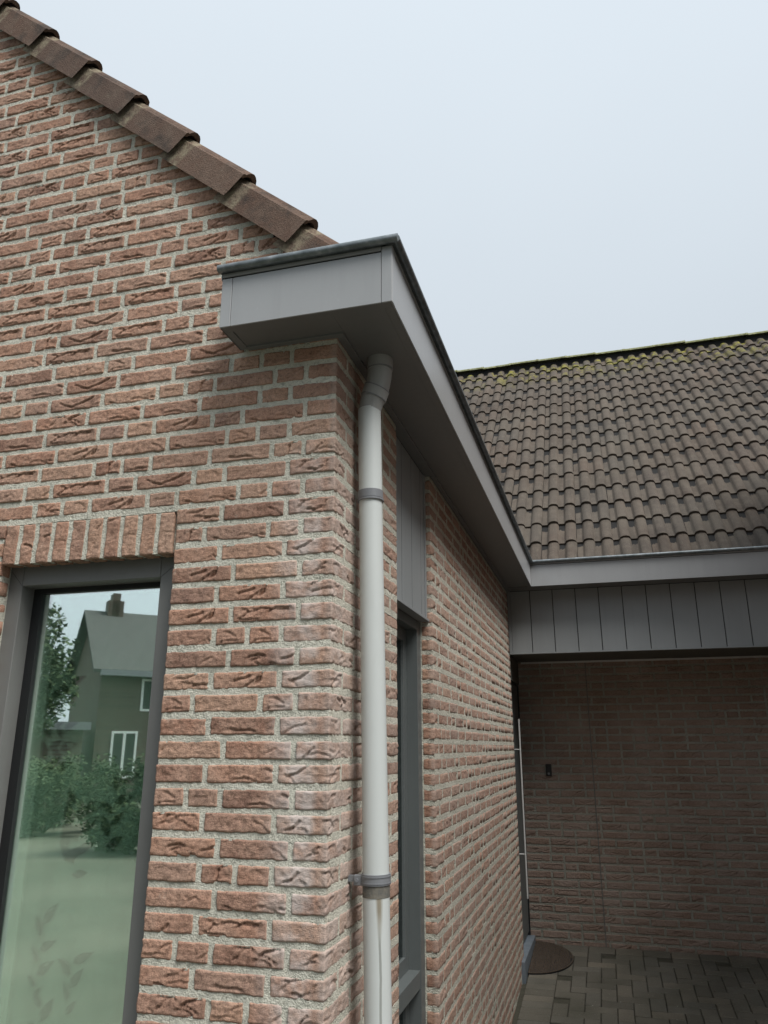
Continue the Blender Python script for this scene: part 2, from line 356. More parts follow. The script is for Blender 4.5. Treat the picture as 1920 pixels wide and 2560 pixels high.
# ------------------------------------------------------------------ bricks
PITCHZ = .0645; S_, T_, H_ = .2007, .149, .0926; J = .0155; BH = .0475; BD = .0975
def ss(a, b, x):
    t = min(1, max(0, (x-a)/(b-a))); return t*t*(3-2*t)
def folds(length, h, rng, strong):
    out = []
    n = max(1, int(round(length/.04*rng.uniform(.5, 1.2)*strong)))
    for _ in range(n):
        x, z = rng.uniform(.008, length-.008), rng.uniform(.004, h-.004)
        a = rng.choice([1, 1, 1, -1])*rng.uniform(.1, .85); step = .0045; pts = []
        for k in range(rng.randint(5, 15)):
            pts.append((x, z)); a += rng.uniform(-.38, .38); x += math.cos(a)*step*1.3; z += math.sin(a)*step*.8
            if not (0 < z < h and 0 < x < length): break
        if len(pts) > 2: out.append((pts, rng.uniform(.003, .0085)*min(1.25, strong+.3), rng.uniform(.0016, .0034)))
    return out
def brick_mesh(name, lx, h, ly, seed, step, wrap=False, strong=1.0):
    """a hand-moulded brick: front at y=0 facing -y, x 0..lx, z 0..h; wrap: the +x end is a face of the wall too"""
    rng = random.Random(seed); sx, sy, sz = rng.uniform(0, 90), rng.uniform(0, 90), rng.uniform(0, 90)
    end = lambda L, fine: max(2, int(L/step)) if fine else 2
    path = []                                             # (x, y, nx, ny, s)
    dl = min(.05, ly); nl = 2
    for i in range(nl): path.append((0, dl*(1-i/nl), -1, 0))
    nf = max(2, int(lx/step))
    for i in range(nf+1): path.append((lx*i/nf, 0, 0, -1))
    if wrap:
        nr = max(2, int(ly/step))
        for i in range(1, nr+1): path.append((lx, ly*i/nr, 1, 0))
    else:
        for i in range(1, nl+1): path.append((lx, dl*i/nl, 1, 0))
    nz = max(2, int(h/step)); fo = folds(lx + (ly if wrap else 0), h, rng, strong) if step < .007 else []
    vs_, fs = [], []; skirt = .022
    fillet = .0022
    for (x, y, nx, ny) in path:
        s = x + (y if (x >= lx and nx > 0) else 0) - (y if nx < 0 else 0)
        ring = []
        for j in range(nz+1):
            z = h*j/nz
            ez = min(z, h-z); d = 0.0
            ex = min(s if s > 0 else 0, (lx + (ly if wrap else 0) - s))
            d -= fillet*(1-ss(0, .0045, ez))**2
            d -= .0018*(1-ss(0, .004, max(ex, 0)))**2*(0 if wrap and s > lx else 1)
            p = Vector((sx+s*1.0, sy, sz+z))
            d += (noise.noise(p*22)*.0024 + noise.noise(p*75)*.0018 + noise.noise(p*190)*.0008)
            if nx >= 0 or True:
                for pts, dep, w in fo:
                    q = 1e9; up = 0
                    for (fx, fz) in pts:
                        dd = (fx-s)**2 + (fz-z)**2
                        if dd < q: q = dd; up = z-fz
                    if q < .0001:
                        q = math.sqrt(q)
                        d -= dep*math.exp(-(q/w)**2)
                        d += dep*.22*math.exp(-((q-.005)/.003)**2)*(1 if up > 0 else -.6)
            wz = noise.noise(Vector((sx+s*18, sy+3, j > nz/2)))*.0022 + noise.noise(Vector((sx+s*70, sy+9, j > nz/2)))*.0013
            zz = z + wz*(2*j/nz-1)*(1 if abs(2*j/nz-1) > .5 else .5)
            ax, ay = (nx, ny)
            if abs(x-lx) < 1e-6 and y < 1e-6 and wrap: ax, ay = .7, -.7; d -= .0015
            if abs(x) < 1e-6 and y < 1e-6: ax, ay = -.4, -1
            if abs(x-lx) < 1e-6 and y < 1e-6 and not wrap: ax, ay = .4, -1
            wx = noise.noise(Vector((sx+4, sy+z*40, sz)))*.0018 if (abs(x) < 1e-6 or abs(x-lx) < 1e-6) and not wrap else 0
            ring.append((x+ax*d+wx, y+ay*d, zz))
        # flaps into the joint
        b = ring[0]; t_ = ring[-1]
        ring = [(b[0]-nx*skirt, b[1]-ny*skirt, b[2]+.001)] + ring + [(t_[0]-nx*skirt, t_[1]-ny*skirt, t_[2]-.001)]
        vs_ += ring
    n = nz+3
    for i in range(len(path)-1):
        for j in range(n-1): fs.append((i*n+j, (i+1)*n+j, (i+1)*n+j+1, i*n+j+1))
    m = bpy.data.meshes.new(name); m.from_pydata(vs_, [], fs)
    m.polygons.foreach_set('use_smooth', [True]*len(fs)); m.materials.append(M['brick']); m.update(); return m
LIB = {}
def brick_variant(lx, h, ly, wrap, lod, k):
    key = (round(lx, 3), round(h, 3), round(ly, 3), wrap, lod, k)
    if key not in LIB:
        step = (.0034, .006, .03)[lod]
        LIB[key] = brick_mesh('brick', lx, h, ly, hash(key) & 0xffff, step, wrap, (.25, .7, 1.05, 1.5, .4, .9, 1.25, .55, .3, 1.0, .8, .5)[k % 12])
    return LIB[key]
class Wall:
    """collects bricks (position, turn, size), then builds the largest 300 singly and the rest as one part"""
    def __init__(s): s.b = []; s.virt = []
    def add(s, loc, rz, lx, h=BH, ly=BD, wrap=False): s.b.append((Vector(loc), rz, lx, h, ly, wrap))
    def mortar(s, m, depth=.0032, start=None):
        """bed and head joints between the bricks, added to the wall mesh m"""
        rg = random.Random(9); rows = {}
        for loc, rz, lx, h, ly, wrap in s.b + s.virt:
            a = loc.x if abs(rz) < .1 else loc.y
            rows.setdefault((round(loc.z, 4), h), []).append((a, a+lx, rz, loc))
        gapz = PITCHZ - BH
        def put(a, b, z0, z1, rz, loc):
            d = depth + rg.uniform(-.0007, .0007)
            if abs(rz) < .1: m.box(a, b, loc.y+d, loc.y+.028, z0, z1)
            else: m.box(loc.x-.028, loc.x-d, a, b, z0, z1)
        for (z, h), L in rows.items():
            L.sort(key=lambda q: q[0]); run = L[0][0]
            for i, (a, b, rz, loc) in enumerate(L):
                nx = L[i+1] if i+1 < len(L) else None
                if nx and nx[0]-b < .04: put(b-.004, nx[0]+.004, z+.001, z+h-.001, rz, loc)
                if not nx or nx[0]-b >= .04:
                    e0 = run + (.003 if start is None else max(.003, start-run)); e1 = b - .0033
                    if e1 > e0 and abs(h-BH) < .001: put(e0, e1, z-gapz-.004, z+.004, rz, loc)
                    if nx: run = nx[0]
    def finish(s, parent, limit=300, lodmax=2):
        rng = random.Random(5); items = []
        for it in s.b:
            loc, rz, lx, h, ly, wrap = it
            mat = Matrix.Translation(loc) @ Matrix.Rotation(rz, 4, 'Z')
            cs = [project(mat @ Vector((x, 0, z))) for x in (0, lx) for z in (0, h)]
            if any(c is None for c in cs): items.append((0, 0, it)); continue
            us = [c[0] for c in cs]; vv = [c[1] for c in cs]
            inside = max(us) > 0 and min(us) < 1920 and max(vv) > 0 and min(vv) < 2560
            w = max(us)-min(us)
            items.append((w*(max(vv)-min(vv)) if inside else 0, w, it))
        items.sort(key=lambda a: -a[0]); rest = MB()
        for i, (area, w, it) in enumerate(items):
            loc, rz, lx, h, ly, wrap = it; loc = loc + Vector((0, 0, rng.uniform(-.0012, .0012)))
            jit = rng.uniform(-.0014, .0014); nrm = Matrix.Rotation(rz, 3, 'Z') @ Vector((0, -1, 0)); loc = loc + nrm*jit
            rot = (rng.uniform(-.008, .008), rng.uniform(-.006, .006), rz)
            if i < limit and area > 0:
                px = max(w, 1)/max(lx, .05)*.2
                lod = 0 if px > 55 else 1
                nv = {0: (12 if lx > .19 else 9), 1: 6}[lod]
                lq = round(lx/.012)*.012 if all(abs(lx-q) > .003 for q in (S_, T_, H_, .0975, .052)) else lx
                o = obj('brick', brick_variant(lq, h, ly, wrap, lod, rng.randrange(nv)), None, parent, loc, rot)
                o.scale = (lx/lq, 1, 1)
            else:
                lod = 1 if area > 250 else 2
                m = brick_variant(round(lx/.03)*.03 if lod == 2 else round(lx/.012)*.012, h, ly, wrap, lod, rng.randrange(4))
                sc = lx/max(v.co.x for v in m.vertices) if len(m.vertices) else 1
                mat = Matrix.Translation(loc) @ Matrix.Rotation(rz, 4, 'Z') @ Matrix.Diagonal((sc, 1, 1, 1))
                n = len(rest.v); rest.v += [tuple(mat @ v.co) for v in m.vertices]
                for p in m.polygons: rest.f.append(tuple(n+k for k in p.vertices)); rest.sm.append(True)
        if rest.v:
            o = rest.build('brickwork', M['brick'], parent); o['kind'] = 'stuff'
def zrow(k): return ZG - k*PITCHZ
def fill(a, b, prev, rng, first=None):
    """wild bond between a and b (a<b), laid from a; returns [(start, length)]; avoids joints over the row before"""
    best = None
    for tr in range(40):
        seq = []; x = a; bad = 0; run = 0; f = first
        while b - x > .03:
            if f is not None: L = f; f = None
            else: L = S_ if (rng.random() < .62 or run > 1) else H_
            run = run+1 if L == H_ else 0
            rem = b - x - L
            if rem < .045 + J: L = b - x
            if L > .235: L = S_
            seq.append((x, L)); x += L + J
            if any(abs((x-J/2)-q) < .032 for q in prev) and x < b: bad += 1
        if seq and seq[-1][1] < .06: bad += 1
        if best is None or bad < best[0]: best = (bad, seq)
        if bad == 0: break
    return best[1]

house = empty('brick_house', 'red brick house with steep tiled gable and tall grey framed windows', 'house')
WX0, WX1 = -1.185, -.53                     # front window opening
WTOP = ZG - .546                            # underside of the soldier course
SY0, SY1 = .745, 1.375                      # side opening
YEND = 4.45
def slope_x(z): return (.325 + ZG) - z      # tile line of the gable
gw = Wall(); sw = Wall(); rng = random.Random(3)
patterns = {7: 'T S T', 8: 'H S H H', 13: 'T H H T', 16: 'H S H H', 20: 'H H S H', 23: 'T H H T', 26: 'H H S H', 28: 'S H H H'}
D = dict(S=S_, T=T_, H=H_)
prev = []; prevl = []; sprev = []; sprev2 = []
XL = -3.0
for k in range(-44, 46):
    z = zrow(k); odd = k % 2 != 0; ztop = z + BH
    xm = slope_x(ztop) + .06
    corner = xm >= 0
    joints = []
    if corner:
        L = T_ if odd else .0975; D['H'] = H_
        gw.add((-L, 0, z), 0, L, BH, BD if odd else S_, True)
        x = -L - J; joints.append(x + J/2)
    else: x = xm
    left = XL if k < 7 else WX1
    if k >= 7:
        pat = patterns.get(k, 'T S T' if odd else 'S S H').split()
        seq = [D[c] for c in pat[:-1]][::-1]
        tot = x - WX1; need = sum(seq) + J*(len(seq)-1); sc = (tot - J*(len(seq)-1))/sum(seq)
        for L in seq:
            L *= sc; gw.add((x-L, 0, z), 0, L); x -= L + J; joints.append(x + J/2)
        # left of the window
        lseq = fill(0, -XL + WX0, [-q for q in prevl], rng, (T_ if odd else H_) if k > 8 else (S_ if odd else T_))
        jl = []
        for a, L in lseq: gw.add((WX0-a-L, 0, z), 0, L); jl.append(WX0-a-L-J/2 - WX0)
        prevl = jl
    else:
        if xm > XL + .1:
            first = None if corner else rng.choice([S_, T_, H_, .12])
            for a, L in fill(-x, -XL, [-q for q in prev], rng, first):
                gw.add((-a-L, 0, z), 0, L); joints.append(-a-L-J/2)
    prev = joints
    # side wall rows
    if k >= -1:
        y = (BD if odd else S_) + J
        sw.virt.append((Vector((0, 0, z)), R(90), y-J, BH, BD, False))
        seq = (S_, S_, S_) if odd else rng.choice([(S_, S_, H_), (S_, H_, S_), (S_, H_, H_, H_)])
        tot = SY0 - y; sc = (tot - J*(len(seq)-1))/sum(seq)
        for L in seq: L *= sc; sw.add((0, y, z), R(90), L); y += L + J
        row = fill(SY1, YEND, sprev, rng, (T_ if odd else H_)); sprev = []
        for i, (a, L) in enumerate(row):
            sw.add((0, a, z), R(90), L, BH, BD); sprev.append(a+L+J/2)
for a_, b_ in ((.03, SY0), (SY1, YEND)): sw.virt.append((Vector((0, a_, zrow(-2)+.006)), R(90), b_-a_, BH, BD, False))
# soldier course over the window
n = 10; wsp = (WX1 - WX0)/n
for i in range(n): gw.add((WX0 + i*wsp + .006, -.0015, WTOP), 0, .050, .136, .1)
# mortar beds (the walls themselves)
MR = .003
def wallmesh(parts):
    m = MB()
    for p in parts: m.box(*p)
    return m
gm = MB()
zt0, zb0 = ZG + .135, -.35
def poly(m, pts, y0, y1):                     # vertical plate from an outline in x,z
    n = len(m.v); c = len(pts); m.v += [(x, y0, z) for x, z in pts] + [(x, y1, z) for x, z in pts]
    m.f.append(tuple(range(n, n+c))); m.f.append(tuple(range(n+2*c-1, n+c-1, -1))); m.sm += [False, False]
    for i in range(c): m.f.append((n+i, n+c+i, n+c+(i+1) % c, n+(i+1) % c)); m.sm.append(False)
poly(gm, [(WX1+MR, zb0), (-.016, zb0), (-.016, WTOP+.14), (WX1+MR, WTOP+.14)], .016, .10)
poly(gm, [(XL, zb0), (WX0-MR, zb0), (WX0-MR, WTOP+.14), (XL, WTOP+.14)], .016, .10)
poly(gm, [(XL, WTOP+.14), (WX0-MR, WTOP+.14), (WX1+MR, WTOP+.14), (-.016, WTOP+.14), (-.016, slope_x(0)-.02+.016), (XL, slope_x(XL)-.02)], .016, .10)
gw.mortar(gm)
poly(gm, [(WX0-.02, WTOP+.006), (WX1+.02, WTOP+.006), (WX1+.02, WTOP+.1395), (WX0-.02, WTOP+.1395)], .015, .098)
gable = gm.build('gable_wall', M['mortar'], house)
sm_ = MB(); sm_.box(-.10, -.016, .1002, SY0-.004, zb0, zt0); sm_.box(-.10, -.016, SY1+.004, YEND-.004, zb0, zt0); sw.mortar(sm_, .0014, .0285)
side = sm_.build('side_wall', M['mortar'], house)
gw.finish(gable); sw.finish(side)

# ------------------------------------------------------------------ front window
fy = .057
win = MB()
z1, z0 = WTOP + .005, .25
FX0, FX1 = WX0-.012, WX1+.014; ix0, ix1, iz1 = -1.134, -.606, WTOP - .062
win.box(FX0, ix0, fy, .135, z0, z1, .002); win.box(ix1, FX1, fy, .135, z0, z1, .002)
win.box(ix0, ix1, fy, .135, iz1, z1, .002); win.box(ix0, ix1, fy, .135, z0, z0+.06, .002)
w1 = win.build('window', M['frame'], house); tag(w1, 'tall narrow window in the gable wall with grey brown frame')
mit = MB(); d_ = Vector((1, 0, 1)).normalized()
for (a, b) in (((ix1, iz1), (FX1, z1)), ((ix0, iz1), (FX0, z1))):
    mit.tube([(a[0], fy-.0002, a[1]), (b[0], fy-.0002, b[1])], .0006, 6)
mit.build('mitre_joint', M['black'], w1)
gk = MB(); gk.box(ix0, ix0+.034, .118, .136, z0+.06, iz1); gk.box(ix0+.034, ix1, .118, .136, iz1-.017, iz1); gk.box(ix1-.02, ix1, .118, .136, z0+.06, iz1-.017)
gk.build('gasket', M['black'], w1)
B('glass_pane', M['glass'], w1, ix0+.03, ix1-.015, .129, .133, z0+.05, iz1-.012)
jb = MB(); jb.box(-1.16, ix0+.030, .1365, .21, z0, iz1+.05); jb.box(ix1-.014, -.55, .1365, .21, z0, iz1+.05); jb.box(ix0+.030, ix1-.014, .1365, .21, iz1-.010, iz1+.05)
jb.build('inner_jamb', M['white'], w1)
# curtain with a leaf print
cur = MB(); nx_ = 110
xs = [-1.35 + i*(1.0/nx_) for i in range(nx_+1)]
cy = lambda x: .222 + .006*math.sin(x*52) + .004*math.sin(x*23+1)
for i in range(nx_):
    a, b = xs[i], xs[i+1]; cur.quad((a, cy(a), .1), (b, cy(b), .1), (b, cy(b), 2.3), (a, cy(a), 2.3)); cur.sm[-1] = True
for i in range(nx_):
    a, b = xs[i], xs[i+1]; cur.quad((b, cy(b)+.0015, .1), (a, cy(a)+.0015, .1), (a, cy(a)+.0015, 2.3), (b, cy(b)+.0015, 2.3)); cur.sm[-1] = True
ct = empty('curtain', 'sheer green grey curtain with leaf print hanging behind the gable window', 'curtain', (-.87, .22, .1))
def child(o, parent): o.parent = parent; o.matrix_parent_inverse = Matrix.Translation(parent.location).inverted(); return o
child(cur.build('curtain_cloth', M['curtain']), ct)
lf = MB(); rng = random.Random(8)
for st in range(16):
    bx, bz = rng.uniform(-1.15, -.62), rng.uniform(.15, 1.75); a0 = rng.uniform(1.2, 1.9)
    for k in range(rng.randint(4, 7)):
        px, pz = bx + k*.012*math.cos(a0), bz + k*.035*math.sin(a0); a = a0 + (1 if k % 2 else -1)*rng.uniform(.5, 1.1); L = rng.uniform(.05, .085); wd = L*.2
        pts = [(0, 0), (.3, 1), (.6, .85), (1, 0), (.6, -.85), (.3, -1)]; n0 = len(lf.v)
        for (u, w) in pts:
            x = px + math.cos(a)*u*L - math.sin(a)*w*wd; lf.v.append((x, cy(x)-.0035, pz + math.sin(a)*u*L + math.cos(a)*w*wd))
        lf.f.append(tuple(range(n0, n0+6))); lf.sm.append(False)
lo = lf.build('leaf_print', M['print']); child(lo, ct); lo['kind'] = 'stuff'

# ------------------------------------------------------------------ tall side window with panel over it
wx = -.057
zp = ZG - .578                                # underside of the panel
pb = MB(); pb.box(-.09, -.036, SY0-.02, SY1+.02, zp+.004, ZG+.132)
panel = pb.build('panel', M['black'], house); tag(panel, 'grey vertical board panel between window head and eaves')
ys = [SY0-.018, .742, .918, 1.094, 1.270, 1.340]
for a, b in zip(ys[1:-1], ys[2:]):
    B('board', M['clad'], panel, -.036, -.025, a+.003, b-.003, zp+.012, ZG+.130, .0015)
for a in ys[2:-1]: B('groove_shade', M['black'], panel, -.036, -.0256, a-.0024, a+.0024, zp+.012, ZG+.130)  # black strips standing in for the shade inside the board grooves
B('edge_trim', M['clad'], panel, -.036, -.021, 1.342, 1.362, zp+.012, ZG+.130, .001)
B('edge_trim', M['clad'], panel, -.036, -.023, 1.3635, SY1+.012, zp+.012, ZG+.130, .001)
B('drip_trim', M['clad'], panel, -.06, -.014, SY0-.015, SY1+.012, zp, zp+.0115, .001)
sw_ = MB(); zs1, zs0 = zp - .002, -.1; ztm, ztb = ZG - 1.985, ZG - 2.05
fa, fb = SY0-.015, SY1+.012
sw_.box(-.13, wx, fa, SY0+.05, zs0, zs1, .0015); sw_.box(-.13, wx, SY1-.066, fb, zs0, zs1, .0015)
sw_.box(-.13, wx, SY0+.05, SY1-.066, ZG-.622, zs1, .0015)
tr_n = len(sw_.v)
sw_.box(-.13, wx-.004, SY0+.05, SY1-.066, ztb, ztm, .0015)
w2 = sw_.build('window', M['sash'], house); tag(w2, 'tall slate grey side window divided by a rail behind the drainpipe')
sa = MB()
for (a, b) in ((ztm, ZG-.622), (zs0, ztb)):
    sa.box(-.13, -.108, SY0+.05, SY0+.105, a, b, .001); sa.box(-.13, -.108, SY1-.121, SY1-.066, a, b, .001)
    sa.box(-.13, -.1075, SY0+.105, SY1-.121, b-.055, b, .001); sa.box(-.13, -.1075, SY0+.105, SY1-.121, a, a+.055, .001)
sa.build('sash', M['sash'], w2)
B('glass_pane', M['dglass'], w2, -.124, -.120, SY0+.09, SY1-.11, ztm+.04, ZG-.66)
B('glass_pane', M['dglass'], w2, -.124, -.120, SY0+.09, SY1-.11, zs0+.04, ztb-.04)
B('room_dark_backing', M['dark'], w2, -.16, -.15, SY0-.1, SY1+.1, -.2, ZG)  # dark sheet standing in for the unlit room behind the glass

# ------------------------------------------------------------------ house roof : verge tiles, deck, field tiles
q2 = math.sqrt(.5)
roof = MB(); A0 = Vector((.12, 0, .325+ZG-.12)); up = Vector((-q2, 0, q2)); nr = Vector((q2, 0, q2))
def slab(m, o, u, v, n, lu, lv, t):
    c = [o, o+u*lu, o+u*lu+v*lv, o+v*lv]; lo_ = [p for p in c]; hi = [p+n*t for p in c]; b = len(m.v)
    m.v += [tuple(p) for p in lo_+hi]
    for f in ((3,2,1,0),(4,5,6,7),(0,1,5,4),(1,2,6,5),(2,3,7,6),(3,0,4,7)): m.f.append(tuple(b+i for i in f)); m.sm.append(False)
slab(roof, A0 + Vector((0, .01, 0)), up, Vector((0, 1, 0)), nr, 4.4, 4.2, .03)
roofo = roof.build('roof', M['under'], house); tag(roofo, 'steep brown tiled roof with verge tiles along the gable')
def prof_tile(prof, L, lift, thick, mat, name, nose=.0, flat=False):
    """prof: [(across, height)] section; extruded along -u (up the slope); lower end raised by lift"""
    m = MB(); n = len(prof)
    for (u, dz) in ((0, lift), (L*.25, lift*.75), (L, 0)):
        m.v += [(a, u, h+dz) for a, h in prof]
    for i in range(2):
        for j in range(n-1):
            m.f.append((i*n+j, i*n+j+1, (i+1)*n+j+1, (i+1)*n+j)); m.sm.append(True)
    b = len(m.v); m.v += [(a, 0, h+lift) for a, h in prof] + [(a, nose, h+lift-thick) for a, h in prof] + [(a, L, h-thick) for a, h in prof]
    for j in range(n-1):
        m.f.append((b+j, b+n+j, b+n+j+1, b+j+1)); m.sm.append(False)
        m.f.append((b+n+j, b+2*n+j, b+2*n+j+1, b+n+j+1)); m.sm.append(True)
    for j in (0, n-1):
        q = (j, 2*n+j, b+2*n+j, b+n+j); m.f.append(q if j else q[::-1]); m.sm.append(False)
    return m.mesh(name, mat, False if flat else None)
# verge tile section: across = y, flange hanging down on the gable side
vp = [(-.04, 0), (-.040, .084), (-.037, .089), (-.031, .091), (-.026, .100), (-.018, .110), (-.006, .117), (.008, .117), (.020, .111), (.030, .100), (.036, .086), (.042, .077), (.07, .072), (.14, .07), (.17, .075), (.19, .09), (.21, .1), (.235, .098), (.25, .085), (.26, .072)]
vmesh = []
for s in range(4):
    r_ = random.Random(40+s); pr_ = [(a+r_.uniform(-.0012, .0012), h+r_.uniform(-.0015, .0015)) for a, h in vp]
    vmesh.append(prof_tile(pr_, .40, .026, .018, M['verge'], 'verge_tile', .002, True))
# frame: local x(across)->world y ; local y (up slope) -> up ; local z -> nr
base = Matrix(((0, up.x, nr.x), (1, up.y, nr.y), (0, up.z, nr.z))).to_4x4()
rng = random.Random(4)
for i in range(-1, 9):
    P = Vector((-.172 - .2443*i, 0, .497 + ZG + .2446*i))
    o = obj('verge_tile', vmesh[i % 4], None, roofo)
    tw = Matrix.Rotation(R(-3.2), 4, 'Z')       # lower end stands proud of the tile below
    o.matrix_world = Matrix.Translation(P - nr*.012 + Vector((0, -.004, 0))) @ base @ tw @ Matrix.Rotation(R(rng.uniform(-.4, .4)), 4, 'X')
ft = []
def roman(n=8, w=.297, pitch=.15, c0=.10, r=.048, hh=.036):
    pts = []
    N = 36
    for i in range(N+1):
        x = w*i/N; h = 0.0
        for c in (c0, c0+pitch):
            d = abs(x-c)/r
            if d < 1: h = max(h, hh*math.sqrt(max(0, 1-d*d))**.8)
        d = max(0, h); pts.append((x, d))
    return pts
tmesh = []
for s in range(4):
    r_ = random.Random(90+s); pr_ = [(a, h+r_.uniform(-.0008, .0008)) for a, h in roman()]
    tmesh.append(prof_tile(pr_, .42, .025, .026, M['tile'], 'roof_tile', .004))
fld = MB()
for i in range(0, 12):
    for j in range(13):
        mat = Matrix.Translation(Vector((-.02 - .2443*i, .262 + .3*j, .345+ZG + .2446*i)) + nr*.055) @ base
        m = tmesh[(i+j) % 4]; n0 = len(fld.v); fld.v += [tuple(mat @ v.co) for v in m.vertices]
        for p in m.polygons: fld.f.append(tuple(n0+k for k in p.vertices)); fld.sm.append(p.use_smooth)
fo_ = fld.build('field_tiles', M['tile'], roofo); fo_['kind'] = 'stuff'

# ------------------------------------------------------------------ box gutter round house and porch
EB, ET = ZG + .133, ZG + .326                   # underside and top of the fascia
EX0, EX1, EY0, EY1 = -.339, .225, -.157, 4.229; XR = 4.6
gut = empty('box_gutter', 'grey boxed eaves gutter wrapping the house corner and running on along the porch', 'gutter', (0, 0, EB))
def G(name, mat, *b, bev=.0): 
    o = B(name, M[mat], None, *b, bev); return child(o, gut)
th = .012
# core (dark) so that joints read as gaps
cm = MB(); cm.box(EX0+.004, EX1-.006, EY0+.006, -.002, EB+.008, ET-.004); cm.box(.002, EX1-.006, -.002, EY1, EB+.008, ET-.004); cm.box(-.095, .0015, .105, 4.42, EB+.004, ET-.01); cm.box(.002, XR, EY1+.006, 4.425, EB+.008, ET-.004)
child(cm.build('gutter_core', M['black']), gut)
gz = ZG + .3135
G('fascia_panel', 'fascia', EX0+.037, .1905, EY0, EY0+.005, EB, gz-.006, bev=.0008)
G('corner_trim', 'fascia', .192, EX1, EY0-.0008, EY0+.005, EB-.0005, ET, bev=.0012)
G('end_trim', 'fascia', EX0, EX0+.0355, EY0-.0008, EY0+.005, EB-.0005, gz-.006, bev=.0012)
G('top_trim', 'fascia', EX0, .1905, EY0-.001, EY0+.005, gz, ET, bev=.0008)
G('end_cap', 'fascia', EX0, EX0+.004, EY0+.0055, -.0065, EB, ET, bev=.0005)
G('fascia_panel', 'fascia', EX1-.005, EX1, EY0+.037, EY1-.04, EB, gz-.006, bev=.0008)
G('corner_trim', 'fascia', EX1-.005, EX1+.0008, EY0+.0052, EY0+.0355, EB-.0005, ET, bev=.0012)
G('top_trim', 'fascia', EX1-.005, EX1+.001, EY0+.037, EY1-.04, gz, ET, bev=.0008)
G('corner_trim', 'fascia', EX1-.005, EX1+.0012, EY1-.0385, EY1+.002, EB-.0005, ET, bev=.001)
G('fascia_panel', 'fascia', EX1+.002, XR, EY1, EY1+.005, EB, gz-.0045, bev=.0008)
G('top_trim', 'fascia', EX1+.002, XR, EY1-.001, EY1+.005, gz, ET, bev=.0008)
# undersides: lip along the edge, recessed board, trim on the wall
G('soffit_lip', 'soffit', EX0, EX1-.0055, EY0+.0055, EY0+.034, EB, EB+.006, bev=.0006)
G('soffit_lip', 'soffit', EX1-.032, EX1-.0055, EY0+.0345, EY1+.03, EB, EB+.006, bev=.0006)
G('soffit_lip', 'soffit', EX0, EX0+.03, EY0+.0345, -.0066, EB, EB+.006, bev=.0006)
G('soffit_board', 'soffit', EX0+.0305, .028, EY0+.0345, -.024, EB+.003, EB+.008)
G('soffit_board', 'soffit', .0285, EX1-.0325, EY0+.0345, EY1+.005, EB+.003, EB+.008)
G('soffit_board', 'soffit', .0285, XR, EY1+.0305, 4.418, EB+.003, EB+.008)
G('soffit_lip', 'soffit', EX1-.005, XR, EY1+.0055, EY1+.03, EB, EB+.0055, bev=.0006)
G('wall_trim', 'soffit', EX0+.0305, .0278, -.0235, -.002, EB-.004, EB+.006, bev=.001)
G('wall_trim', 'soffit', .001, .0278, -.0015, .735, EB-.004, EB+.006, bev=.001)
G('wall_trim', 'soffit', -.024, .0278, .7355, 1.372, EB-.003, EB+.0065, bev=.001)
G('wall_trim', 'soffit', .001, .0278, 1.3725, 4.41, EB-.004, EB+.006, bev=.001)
# zinc bead and gutter lip
br, bz = .0135, ET + .0105
bd = MB(); bd.tube([(EX0-.008, EY0-.0155, bz), (EX1+.023, EY0-.0155, bz)], br, 16)
child(bd.build('gutter_bead', M['zinc']), gut)
bd = MB(); bd.tube([(EX1+.0152, EY0-.0145, bz), (EX1+.0152, EY1-.015, bz)], br, 16); child(bd.build('gutter_bead', M['zinc']), gut)
bd = MB(); bd.tube([(EX1+.002, EY1-.0155, bz-.0005), (XR, EY1-.0155, bz-.0005)], br, 16); child(bd.build('gutter_bead', M['zinc']), gut)
zl = MB(); zl.box(EX0-.006, EX1-.02, EY0-.004, EY0+.03, ET+.001, ET+.004); zl.box(EX0-.004, EX0-.001, EY0, 0, ET-.02, ET+.02)
zl.box(EX1-.03, EX1+.004, EY0-.004, EY1, ET+.001, ET+.0045); zl.box(EX1+.0045, XR, EY1-.004, EY1+.03, ET+.001, ET+.004)
zl.box(.08, .10, EY0+.05, EY1+.15, ET-.06, ET+.012)
child(zl.build('gutter_lining', M['zinc']), gut)

# ------------------------------------------------------------------ drainpipe
dp = empty('drainpipe', 'pale grey plastic drainpipe with elbow and clips running down beside the brick corner', 'drainpipe', (.085, .19, -.15))
pr_ = .0375
def pax(z): return .0535 + (ZG-.15 - z)*.0195        # the pipe leans a little away from the wall
def dpt(name, mat, pts, rad, n=28):
    o = MB().tube(pts, rad, n).build(name, M[mat]); return child(o, dp)
def seg(name, mat, za, zb, rad, steps=1):
    # local origin on the axis so that the material can find its front
    xm = 0; m = MB(); pts = [(pax(za + (zb-za)*i/8) - .0535, 0, za + (zb-za)*i/8) for i in range(9)]
    m.tube(pts, rad, 32); o = m.build(name, M[mat]); o.location = (.0535, .19, 0); return child(o, dp)
seg('pipe_section', 'pipe', ZG-.045, ZG-.352, pr_+.0008)
seg('pipe_section', 'pipe', ZG-.360, ZG-1.512, pr_)
seg('pipe_section', 'pipe', ZG-1.512, -.25, pr_)
seg('collar', 'collar', ZG-.336, ZG-.362, [pr_+.0035]*9)
seg('collar', 'collar', ZG-.364, ZG-.370, [pr_+.0055]*9)
seg('collar', 'collar', ZG-.043, ZG-.055, [pr_+.0005]*9)
seg('socket_band', 'grime', ZG-1.497, ZG-1.528, [pr_+.0012]*9)
seg('clip', 'collar', ZG-1.469, ZG-1.497, [pr_+.004]*9)
seg('clip', 'collar', ZG-1.4735, ZG-1.4765, [pr_+.0055]*9); seg('clip', 'collar', ZG-1.490, ZG-1.493, [pr_+.0055]*9)
px_ = pax(ZG-1.485)
